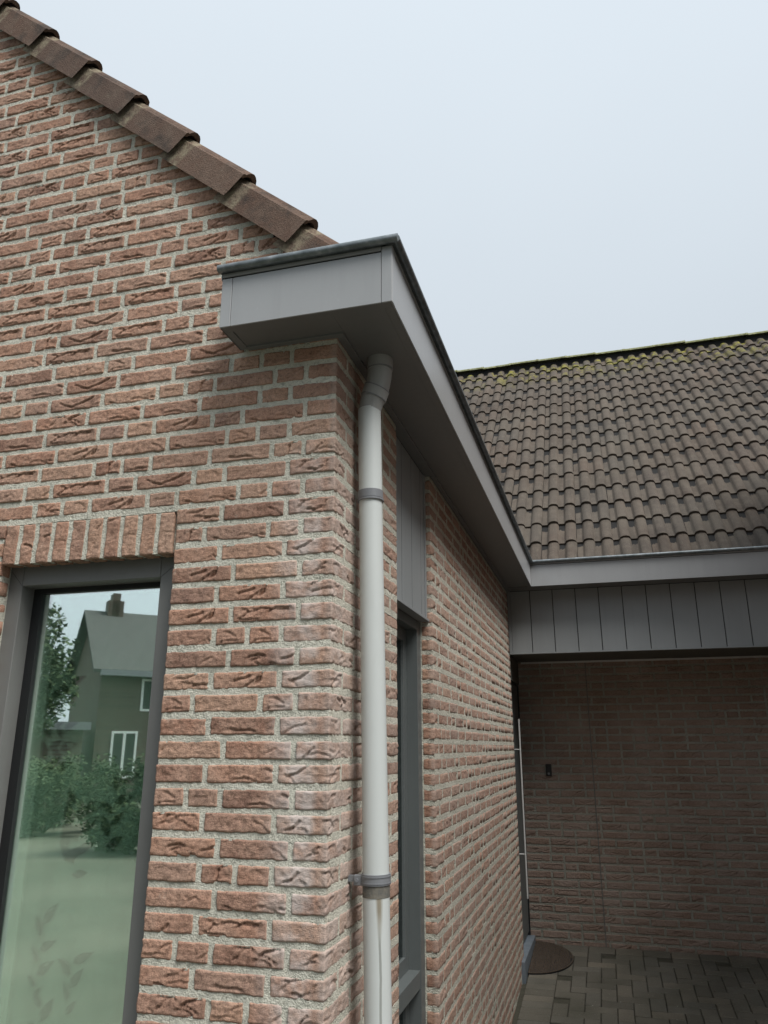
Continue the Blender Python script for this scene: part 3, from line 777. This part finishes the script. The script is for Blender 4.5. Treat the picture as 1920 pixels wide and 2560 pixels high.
cl = MB(); cl.box(px_-.060, px_-.032, .170, .184, ZG-1.500, ZG-1.472, .002); cl.tube([(px_-.05, .171, ZG-1.486), (px_-.05, .166, ZG-1.486)], .005, 10)
child(cl.build('clip_lug', M['collar']), dp)
cl = MB(); cl.box(-.002, px_-.03, .182, .198, ZG-1.492, ZG-1.476); child(cl.build('clip_stem', M['collar']), dp)
er = .0415
dpt('elbow', 'elbow', [(.0895, .187, ZG+.150), (.0895, .187, ZG+.095)], er+.002)
dpt('elbow', 'elbow', [(.0895, .187, ZG+.096), (.0875, .187, ZG+.070), (.083, .188, ZG+.045), (.0765, .189, ZG+.024)], [er, er, er-.0005, er-.001])
dpt('elbow', 'elbow', [(.0785, .1885, ZG+.030), (.0655, .19, ZG-.004)], [er+.0025, er+.002])
dpt('elbow', 'elbow', [(.0665, .19, ZG-.002), (.058, .19, ZG-.022), (.0535, .19, ZG-.048)], [er, er-.002, pr_-.0005])

for (a_, b_, rr) in (((.0894, .187, ZG+.0985), (.0894, .187, ZG+.0955), er+.0032), ((.0789, .1885, ZG+.0315), (.0775, .1886, ZG+.0285), er+.0036), ((.0664, .19, ZG-.0015), (.0652, .19, ZG-.0045), er+.003)):
    dpt('elbow_ring', 'collar', [a_, b_], rr)

# ------------------------------------------------------------------ porch of the rear house
YB = 5.12; PZ = ZG - .394
rear = empty('rear_house', 'rear house with brown tiled roof and dark brick porch recess', 'house', (2, 6, 0))
def RC(o): return child(o, rear)
def ground_z(y): return -.08*(YB - y) if y > 2.5 else -.08*(YB-2.5)
pw = Wall(); rng = random.Random(21); prev = []
for k in range(6, 43):
    z = zrow(k) + .01; row = fill(-.02, 3.62, prev, rng); prev = []
    if z < -.05: continue
    for a, L in row: pw.add((a, YB, z), 0, L); prev.append(a+L+J/2)
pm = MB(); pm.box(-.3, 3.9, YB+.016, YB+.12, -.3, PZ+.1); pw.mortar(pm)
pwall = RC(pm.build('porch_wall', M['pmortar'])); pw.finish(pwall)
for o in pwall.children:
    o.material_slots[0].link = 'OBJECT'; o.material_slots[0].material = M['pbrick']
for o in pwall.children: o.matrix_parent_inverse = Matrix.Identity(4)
pwall.matrix_parent_inverse = Matrix.Translation(rear.location).inverted()
RC(B('movement_joint', M['sealant'], None, .583, .593, YB-.004, YB+.01, 0, PZ))
pe = MB(); pe.box(3.62, 3.75, 4.45, YB+.1, -.3, PZ+.02); RC(pe.build('porch_end_wall', M['wingbrick']))
# fascia boards, lining and beam
bk = MB(); bk.box(.002, XR, 4.44, 4.47, PZ+.012, EB+.003); RC(bk.build('board_backing', M['black']))
xb = .008
RC(B('corner_strip', M['clad'], None, .002, .026, 4.424, 4.44, PZ+.012, EB+.002, .001))
xb = .0275
for i in range(26):
    x1 = .194 + .1868*i
    if x1 > XR: break
    RC(B('board', M['clad'], None, xb, x1-.006, 4.43, 4.44, PZ+.012, EB+.002, .002)); xb = x1
RC(B('bottom_trim', M['clad'], None, .002, XR, 4.420, 4.46, PZ, PZ+.0115, .0015))
RC(B('porch_ceiling', M['beam'], None, -.2, XR, 4.4605, YB+.1, PZ+.004, PZ+.02))
RC(B('ceiling_trim', M['steel'], None, .02, 3.6, YB-.016, YB-.003, PZ-.012, PZ+.003))
# door in the recess, its head lining and handle, all on the house's flank
door = MB(); door.box(-.06, -.022, 4.52, YB-.03, .09, ZG-.61, .001)
dr = door.build('door', M['sash'], house); tag(dr, 'narrow dark front door in the porch recess with long bar handle')
fr = MB(); fr.box(-.1, -.018, YEND+.001, 4.519, .06, ZG-.60); fr.box(-.1, -.012, YB-.029, YB-.006, .06, ZG-.60); fr.box(-.1, -.014, 4.5195, YB-.0295, ZG-.609, ZG-.60)
fr.build('door_frame', M['black'], dr)
B('door_head_lining', M['beam'], dr, -.1, -.001, YEND+.0015, 5.06, ZG-.598, PZ+.003)
hd = MB(); hd.tube([(.026, 4.64, ZG-.905), (.026, 4.64, ZG-2.27)], .007, 12)
for zz in (ZG-1.15, ZG-1.95): hd.tube([(-.024, 4.64, zz), (.026, 4.64, zz)], .005, 10)
hd.build('handle', M['steel'], dr)
B('threshold', M['stone'], dr, -.1, .024, 4.25, YB-.002, -.12, .055, .003)
bell = empty('doorbell', 'small black doorbell box on the porch wall', 'doorbell', (.214, YB, ZG-1.32))
b_ = MB(); b_.box(.190, .238, YB-.028, YB+.002, ZG-1.372, ZG-1.272, .004); child(b_.build('housing', M['black']), bell)
b_ = MB(); b_.tube([(.214, YB-.0275, ZG-1.352), (.214, YB-.030, ZG-1.352)], .010, 16); child(b_.build('button', M['collar']), bell)

# unseen brick wing added on the right to keep light off the court
gw_ = empty('court_shade_wing', 'tall unseen brick wing added to shade the paved court', 'light blocker', (3.2, 2, -.26))
m = MB(); m.box(2.75, 6.2, -.6, 4.20, -.4, 4.9); child(m.build('wall', M['wingbrick']), gw_)
m = MB(); slab(m, Vector((2.55, -.9, 4.92)), Vector((0, 1, 0)), Vector((q2, 0, q2)), Vector((-q2, 0, q2)), 5.1, 2.7, .08); slab(m, Vector((6.4, 4.2, 4.92)), Vector((0, -1, 0)), Vector((-q2, 0, q2)), Vector((q2, 0, q2)), 5.1, 2.7, .08)
child(m.build('roof', M['verge']), gw_)
m = MB(); m.box(2.52, 2.75, -.9, 4.2, 4.9, 5.06, .002); child(m.build('gutter', M['fascia']), gw_)
# rear roof
Y0, Z0 = 4.33, ZG + .345
rs = Vector((0, q2, q2)); rn = Vector((0, -q2, q2)); ridge_s = 5.33
rm = MB(); slab(rm, Vector((-1.6, Y0-.03, Z0-.09)), Vector((1, 0, 0)), rs, rn, 7.4, ridge_s+.05, .03)
slab(rm, Vector((-1.6, Y0+2*ridge_s*q2+.03, Z0-.09)), Vector((1, 0, 0)), Vector((0, -q2, q2)), Vector((0, q2, q2)), 7.4, ridge_s+.05, .03)
rf = RC(rm.build('roof', M['under'])); tag(rf, 'brown double roll tiled roof with mossy ridge')
rb = Matrix(((1, 0, 0), (0, rs.y, rn.y), (0, rs.z, rn.z))).to_4x4()
cand = []
for i in range(-1, 15):
    for j in range(-6, 19):
        s = .302 + .3368*(i); x = .31 + .3*j
        p = Vector((x, Y0, Z0)) + rs*s - rn*.022
        if i == 15: p -= rn*0
        c = project(p + Vector((.15, 0, 0))); ins = c and -60 < c[0] < 1980 and 700 < c[1] < 1560 and c[0] > 1090 + max(0, (c[1]-930))*.36
        cand.append((0 if not ins else 1e4/c[2], p, i, j))
cand.sort(key=lambda a: -a[0]); rng = random.Random(6); rest = MB()
for n, (pri, p, i, j) in enumerate(cand):
    mat = Matrix.Translation(p + rn*rng.uniform(-.002, .003)) @ rb @ Matrix.Rotation(R(rng.uniform(-.8, .8)), 4, 'Z') @ Matrix.Rotation(R(rng.uniform(-.5, .5)), 4, 'X')
    m = tmesh[rng.randrange(4)]
    if i == 14: mat = mat @ Matrix.Diagonal((1, .78, 1, 1))
    if pri > 0 and n < 300:
        o = obj('roof_tile', m, None, rf); o.matrix_parent_inverse = Matrix.Identity(4)
        o.matrix_local = rf.matrix_basis.inverted() @ mat
    else:
        n0 = len(rest.v); rest.v += [tuple(mat @ v.co) for v in m.vertices]
        for q in m.polygons: rest.f.append(tuple(n0+k for k in q.vertices)); rest.sm.append(q.use_smooth)
if rest.v: o = rest.build('far_tiles', M['tile'], rf); o['kind'] = 'stuff'
o = MB().box(-1.6, 5.8, Y0+ridge_s*q2-.05, Y0+ridge_s*q2+.09, Z0+ridge_s*q2-.12, Z0+ridge_s*q2+.02).build('ridge_batten', M['under'], rf)
# ridge caps
ry, rz = Y0 + ridge_s*q2 + .02, Z0 + ridge_s*q2 + .03
cap = MB(); N = 12
rp = [(math.cos(math.pi*i/N)*.125, math.sin(math.pi*i/N)*.065) for i in range(N+1)]
for (x, sc) in ((0, 1.0), (.03, 1.0), (.035, .96), (.42, .9)):
    cap.v += [(x, a*sc, h*sc) for a, h in rp]
for i in range(3):
    for j in range(N): cap.f.append((i*(N+1)+j, i*(N+1)+j+1, (i+1)*(N+1)+j+1, (i+1)*(N+1)+j)); cap.sm.append(True)
b = len(cap.v); cap.v += [(0, a*.85, h*.82) for a, h in rp] + [(.42, a*.75, h*.72) for a, h in rp]
for j in range(N):
    cap.f.append((j, b+j, b+j+1, j+1)); cap.sm.append(False); cap.f.append((b+j, b+N+1+j, b+N+2+j, b+j+1)); cap.sm.append(True)
cmesh = cap.mesh('ridge_tile', M['lichen'])
for j in range(-6, 12):
    o = obj('ridge_tile', cmesh, None, rf); o.location = (.2+.395*(j+1), ry + rng.uniform(-.006, .006), rz - .002 + rng.uniform(-.006, .006))
    o.rotation_euler = (0, R(rng.uniform(-.6, .6)), math.pi + R(rng.uniform(-.8, .8)))

# ------------------------------------------------------------------ ground, paving
gnd = MB(); gz_ = -.26
gnd.quad((-700, -700, gz_-.03), (700, -700, gz_-.03), (700, 700, gz_-.03), (-700, 700, gz_-.03)); g0 = gnd.build('ground', M['soil']); g0['kind'] = 'structure'; tag(g0, 'ground around the houses')
dv = MB(); dv.quad((-.5, -9, gz_-.0), (6, -9, gz_-.0), (6, 1.2, gz_-.0), (-.5, 1.2, gz_-.0)); d0 = dv.build('driveway', M['road']); d0['kind'] = 'structure'
pvb = MB()
pvb.quad((-.1, 1.2, ground_z(1.2)-.014), (6, 1.2, ground_z(1.2)-.014), (6, 2.5, ground_z(2.5)-.014), (-.1, 2.5, ground_z(2.5)-.014))
pvb.quad((-.1, 2.5, ground_z(2.5)-.014), (6, 2.5, ground_z(2.5)-.014), (6, YB+.05, ground_z(YB)-.012), (-.1, YB+.05, ground_z(YB)-.012))
pav = pvb.build('paving', M['sand']); pav['kind'] = 'structure'; tag(pav, 'concrete block paving in the porch')
U = .1045
pm1 = [MB().box(-U+.0025, U-.0025, -U/2+.0025, U/2-.0025, -.06, 0, .004).mesh('paver', M['paver'])]
rng = random.Random(13); places = []
def put(cx, cy_, rz): places.append((cx, cy_, rz))
X0, YT = .028 + 2*U, YB - .005
for r_ in range(0, 40):
    put(.03 + U, YT - .15 - U/2 - r_*U, 0)
for gx in range(0, 18):
    for gy in range(0, 36):
        m4 = (gx - gy) % 4; cx = X0 + U*gx; cyy = YT - .15 - U*(gy+1)
        if m4 == 0: put(cx + U, cyy + U/2, 0)
        m5 = (gx - (-gy)) % 4
places2 = []
# herringbone: cells (x, y) with y counted upward
places = [p for p in places if p[2] == 0 and p[0] < X0]
for gx in range(-1, 19):
    for gy in range(-36, 1):
        k4 = (gx - gy) % 4; cx, cy0 = X0 + U*gx, YT - .15 + U*(gy-1)
        if k4 == 0 and gx >= 0: places.append((cx + U, cy0 + U/2, 0))
        elif k4 == 3 and gx >= 0 and gy < 0: places.append((cx + U/2, cy0 + U, math.pi/2))
for i in range(18): places.append((.03 + U + i*2*U, YT - .075, 2))
lst = []
for (cx, cyy, rz) in places:
    zz = ground_z(cyy); c = project(Vector((cx, cyy, zz)))
    ok = c and -40 < c[0] < 1990 and c[1] < 2640
    lst.append((1/c[2] if ok else 0, cx, cyy, rz, zz))
lst.sort(key=lambda a: -a[0]); rest = MB()
bm_ = MB().box(-U+.0025, U-.0025, -.0715, .0715, -.06, 0, .004).mesh('paver', M['paver'])
for n, (pri, cx, cyy, rz, zz) in enumerate(lst):
    m = bm_ if rz == 2 else pm1[0]; rzz = 0 if rz == 2 else rz
    mat = Matrix.Translation((cx, cyy, zz + rng.uniform(-.002, .002))) @ Matrix.Rotation(math.atan(.08) if cyy > 2.5 else 0, 4, 'X') @ Matrix.Rotation(rzz + R(rng.uniform(-.7, .7)), 4, 'Z') @ Matrix.Rotation(R(rng.uniform(-.5, .5)), 4, 'Y')
    if pri > 0 and n < 300:
        o = obj('paver', m, None, pav); o.matrix_local = mat
    else:
        n0 = len(rest.v); rest.v += [tuple(mat @ v.co) for v in m.vertices]
        for q in m.polygons: rest.f.append(tuple(n0+k for k in q.vertices)); rest.sm.append(False)
if rest.v: o = rest.build('paver_field', M['paver'], pav); o['kind'] = 'stuff'
# door mat
mt = MB(); N = 28; my, mL, mX = 4.75, .36, .315; zmt = .014
ring = [(.026, my-mL), (.026, my+mL)] + [(.026 + mX*math.sin(math.pi*i/N), my + mL*math.cos(math.pi*i/N)) for i in range(1, N)]
n0 = len(mt.v); c = len(ring)
mt.v += [(x, y, ground_z(y)+zmt) for x, y in ring] + [(x, y, ground_z(y)-.002) for x, y in ring]
mt.f.append(tuple(range(c))[::-1]); mt.sm.append(False)
for i in range(c): mt.f.append((i, (i+1) % c, c+(i+1) % c, c+i)); mt.sm.append(False)
rngm = random.Random(2)
matr = empty('doormat', 'brown half round coir doormat against the threshold', 'doormat', (.15, my, 0))
child(mt.build('mat_base', M['black']), matr)
tf = MB()
for i in range(24):
    for j in range(52):
        x = .034 + i*.0128 + rngm.uniform(-.003, .003); y = my - mL + .012 + j*.0135 + rngm.uniform(-.003, .003)
        if ((x-.026)/(mX-.012))**2 + ((y-my)/(mL-.012))**2 < 1:
            h = rngm.uniform(.006, .012); r0 = .0055; z = ground_z(y)+zmt; n0 = len(tf.v)
            tf.v += [(x-r0, y-r0, z), (x+r0, y-r0, z), (x+r0, y+r0, z), (x-r0, y+r0, z), (x+rngm.uniform(-.004, .004), y+rngm.uniform(-.004, .004), z+h)]
            for f in ((0, 1, 4), (1, 2, 4), (2, 3, 4), (3, 0, 4)): tf.f.append(tuple(n0+q for q in f)); tf.sm.append(False)
o = child(tf.build('bristles', M['coir']), matr); o['kind'] = 'stuff'
rim = MB(); rim.tube([(.028 + (mX-.004)*math.sin(math.pi*i/N), my + (mL-.004)*math.cos(math.pi*i/N), ground_z(my + mL*math.cos(math.pi*i/N))+zmt-.002) for i in range(N+1)], .005, 8)
child(rim.build('mat_rim', M['coir']), matr)

# ------------------------------------------------------------------ across the street : seen in the window glass
fx = Vector((.70, -.714, 0)); gx_ = Vector((-.714, -.70, 0)); O = Vector((-16.68, -22, -.26))
oh = empty('opposite_house', 'brown brick house across the street mirrored in the window glass', 'house', O)
ob = Matrix(((fx.x, -gx_.x, 0, O.x), (fx.y, -gx_.y, 0, O.y), (0, 0, 1, O.z), (0, 0, 0, 1)))   # local x along the front, -y along the gable
def OH(mb, name, mat):
    m = mb.mesh(name, M[mat]); m.transform(ob); o = obj(name, m); return child(o, oh)
Wg, Lf, EH, RH = 6.6, 9.5, 4.6, 7.0
m = MB(); m.v += [(0,0,0),(Lf,0,0),(Lf,-Wg,0),(0,-Wg,0),(0,0,EH),(Lf,0,EH),(Lf,-Wg,EH),(0,-Wg,EH),(0,-Wg/2,RH-.1),(Lf,-Wg/2,RH-.1)]
m.f += [(0,1,5,4),(1,2,6,9,5),(2,3,7,6),(3,0,4,8,7)]; m.sm += [False]*4; OH(m, 'wall', 'farbrick')
m = MB(); e = .35
for sgn in (0, 1):
    y0, y1 = ((e, -Wg/2) if not sgn else (-Wg-e, -Wg/2)); z0_ = EH - e*(RH-EH)/(Wg/2)
    P = [(-e, y0, z0_), (Lf+e, y0, z0_), (Lf+e, y1, RH), (-e, y1, RH)]; n0 = len(m.v); m.v += P + [(x, y, z+.12) for x, y, z in P]
    for f in ((0,1,2,3),(7,6,5,4),(0,4,5,1),(1,5,6,2),(3,7,4,0)): m.f.append(tuple(n0+i for i in f)); m.sm.append(False)
ro = OH(m, 'roof', 'farroof')
for (x, w_) in ((.5, .62), (.66, .3)):
    m = MB(); m.box(x, x+w_, -Wg/2-.3, -Wg/2+.3, RH-.5, RH+(.55 if w_ > .5 else .85)); c_ = m.mesh('chimney', M['farbrick']); c_.transform(ob); o = obj('chimney', c_, None, ro)
for (x, z, w_, h_) in ((1.45, 3.05, 1.3, 1.15), (5.6, 3.05, 1.3, 1.15), (.55, .75, .9, 1.6), (2.2, .9, 1.7, 1.3), (5.6, .9, 1.7, 1.3)):
    m = MB(); m.box(x, x+w_, -.05, .04, z, z+h_)
    f_ = OH(m, 'window', 'white')
    for s in (0, 1):
        g_ = MB(); g_.box(x+.08+s*(w_-.06)/2, x+(w_-.06)/2-.02+s*(w_-.06)/2, -.04, .045, z+.08, z+h_-.08); gm_ = g_.mesh('pane', M['dark']); gm_.transform(ob)
        o = obj('pane', gm_, None, f_)
m = MB(); m.box(-.1, Lf+.1, .3, .45, EH-.35, EH-.15); OH(m, 'gutter', 'collar')
shed = empty('garage', 'low flat roofed garage beside the house across the street', 'garage', (-17.5, -20, -.26))
m = MB(); m.box(-4.6, -.6, -2, 1.2, 0, 2.35); mm = m.mesh('wall', M['farbrick']); mm.transform(ob); child(obj('wall', mm), shed)
m = MB(); m.box(-4.8, -.4, -2.2, 1.4, 2.35, 2.6); mm = m.mesh('roof', M['collar']); mm.transform(ob); child(obj('roof', mm), shed)
def foliage(name, c, rad, n, size, seed, mat, holes=.35):
    r = random.Random(seed); m = MB(); cl_ = []
    for _ in range(46):
        v = Vector((r.gauss(0, 1), r.gauss(0, 1), r.gauss(0, 1))).normalized()*r.uniform(.45, 1.0)
        cl_.append((Vector((c[0]+v.x*rad[0], c[1]+v.y*rad[1], c[2]+v.z*rad[2])), r.uniform(.16, .34)*max(rad)))
    for i in range(n):
        cc, cr_ = cl_[r.randrange(len(cl_))]; v = Vector((r.gauss(0, 1), r.gauss(0, 1), r.gauss(0, .8))); p = cc + v.normalized()*cr_*r.random()**.5
        a = Vector((r.uniform(-1, 1), r.uniform(-1, 1), r.uniform(-.6, .6))).normalized(); b_ = a.cross(Vector((r.uniform(-1, 1), r.uniform(-1, 1), 1))).normalized()
        s = size*r.uniform(.6, 1.3); n0 = len(m.v); m.v += [tuple(p-a*s), tuple(p+b_*s*.45), tuple(p+a*s), tuple(p-b_*s*.45)]; m.f.append((n0, n0+1, n0+2, n0+3)); m.sm.append(False)
    return m.mesh(name, M[mat]), cl_
tree = empty('tree', 'leafy green garden tree mirrored at the edge of the window glass', 'tree', (-16.6, -17, -.26))
cm_, cls = foliage('crown', (-16.6, -17, 3.7), (2.5, 2.5, 2.2), 16000, .10, 5, 'leaf')
child(obj('crown', cm_), tree)
tm = MB(); tm.tube([(-16.6, -17, -.3), (-16.55, -17, .8), (-16.62, -16.95, 2.0), (-16.6, -17, 3.2)], [.17, .13, .11, .06], 10)
for cc, cr_ in cls[:14]: tm.tube([(-16.6, -17, 1.9 + (cc.z-2)*.3), tuple((cc + Vector((-16.6, -17, 2.4)))/2 + Vector((0, 0, .1))), tuple(cc)], [.06, .035, .012], 6)
child(tm.build('trunk', M['bark']), tree)
for i, (hx, hy, hr) in enumerate(((-11.6, -13.4, 1.15), (-7.9, -11.0, .8), (-13.2, -14.6, 1.2))):
    sh = empty('shrub', ('broad dark shrub in the front garden opposite the window', 'low rounded shrub nearest the driveway opposite the window', 'loose shrub beside the tree trunk across the street')[i], 'shrub', (hx, hy, -.26))
    fm, cl2 = foliage('foliage', (hx, hy, .45), (hr*1.3, hr, .85), 11000, .05, 20+i, 'leaf'); child(obj('foliage', fm), sh)
    st = MB()
    for cc, _ in cl2[:10]: st.tube([(hx, hy, -.28), tuple(cc)], [.025, .008], 5)
    child(st.build('stem', M['bark']), sh)

for i, (hx, hy, hr, hh) in enumerate(((.6, -16.5, 3.4, 5.6), (6.0, -15.5, 3.8, 6.4), (11.5, -14.0, 3.4, 5.6), (-3.2, -18.6, 2.2, 3.2))):  # unseen street trees added to block low sky light from the porch
    tr_ = empty('tree', ('round leafy tree added at the street end of the driveway', 'tallest bushy tree added beyond the driveway', 'broad bushy tree added behind the shade wing', 'small round tree added left of the driveway beyond the lawn')[i], 'tree', (hx, hy, -.26), 'unseen trees added behind the viewer to block sky light')
    fm, cl2 = foliage('crown', (hx, hy, hh), (hr, hr*.8, hh*.8), 14000, .2, 50+i, 'leaf'); child(obj('crown', fm), tr_)
    st = MB(); st.tube([(hx, hy, -.3), (hx+.05, hy, 1.2), (hx, hy, hh)], [.2, .15, .07], 10)
    for cc, _ in cl2[:12]: st.tube([(hx, hy, hh*.5), tuple(cc)], [.05, .012], 6)
    child(st.build('trunk', M['bark']), tr_)
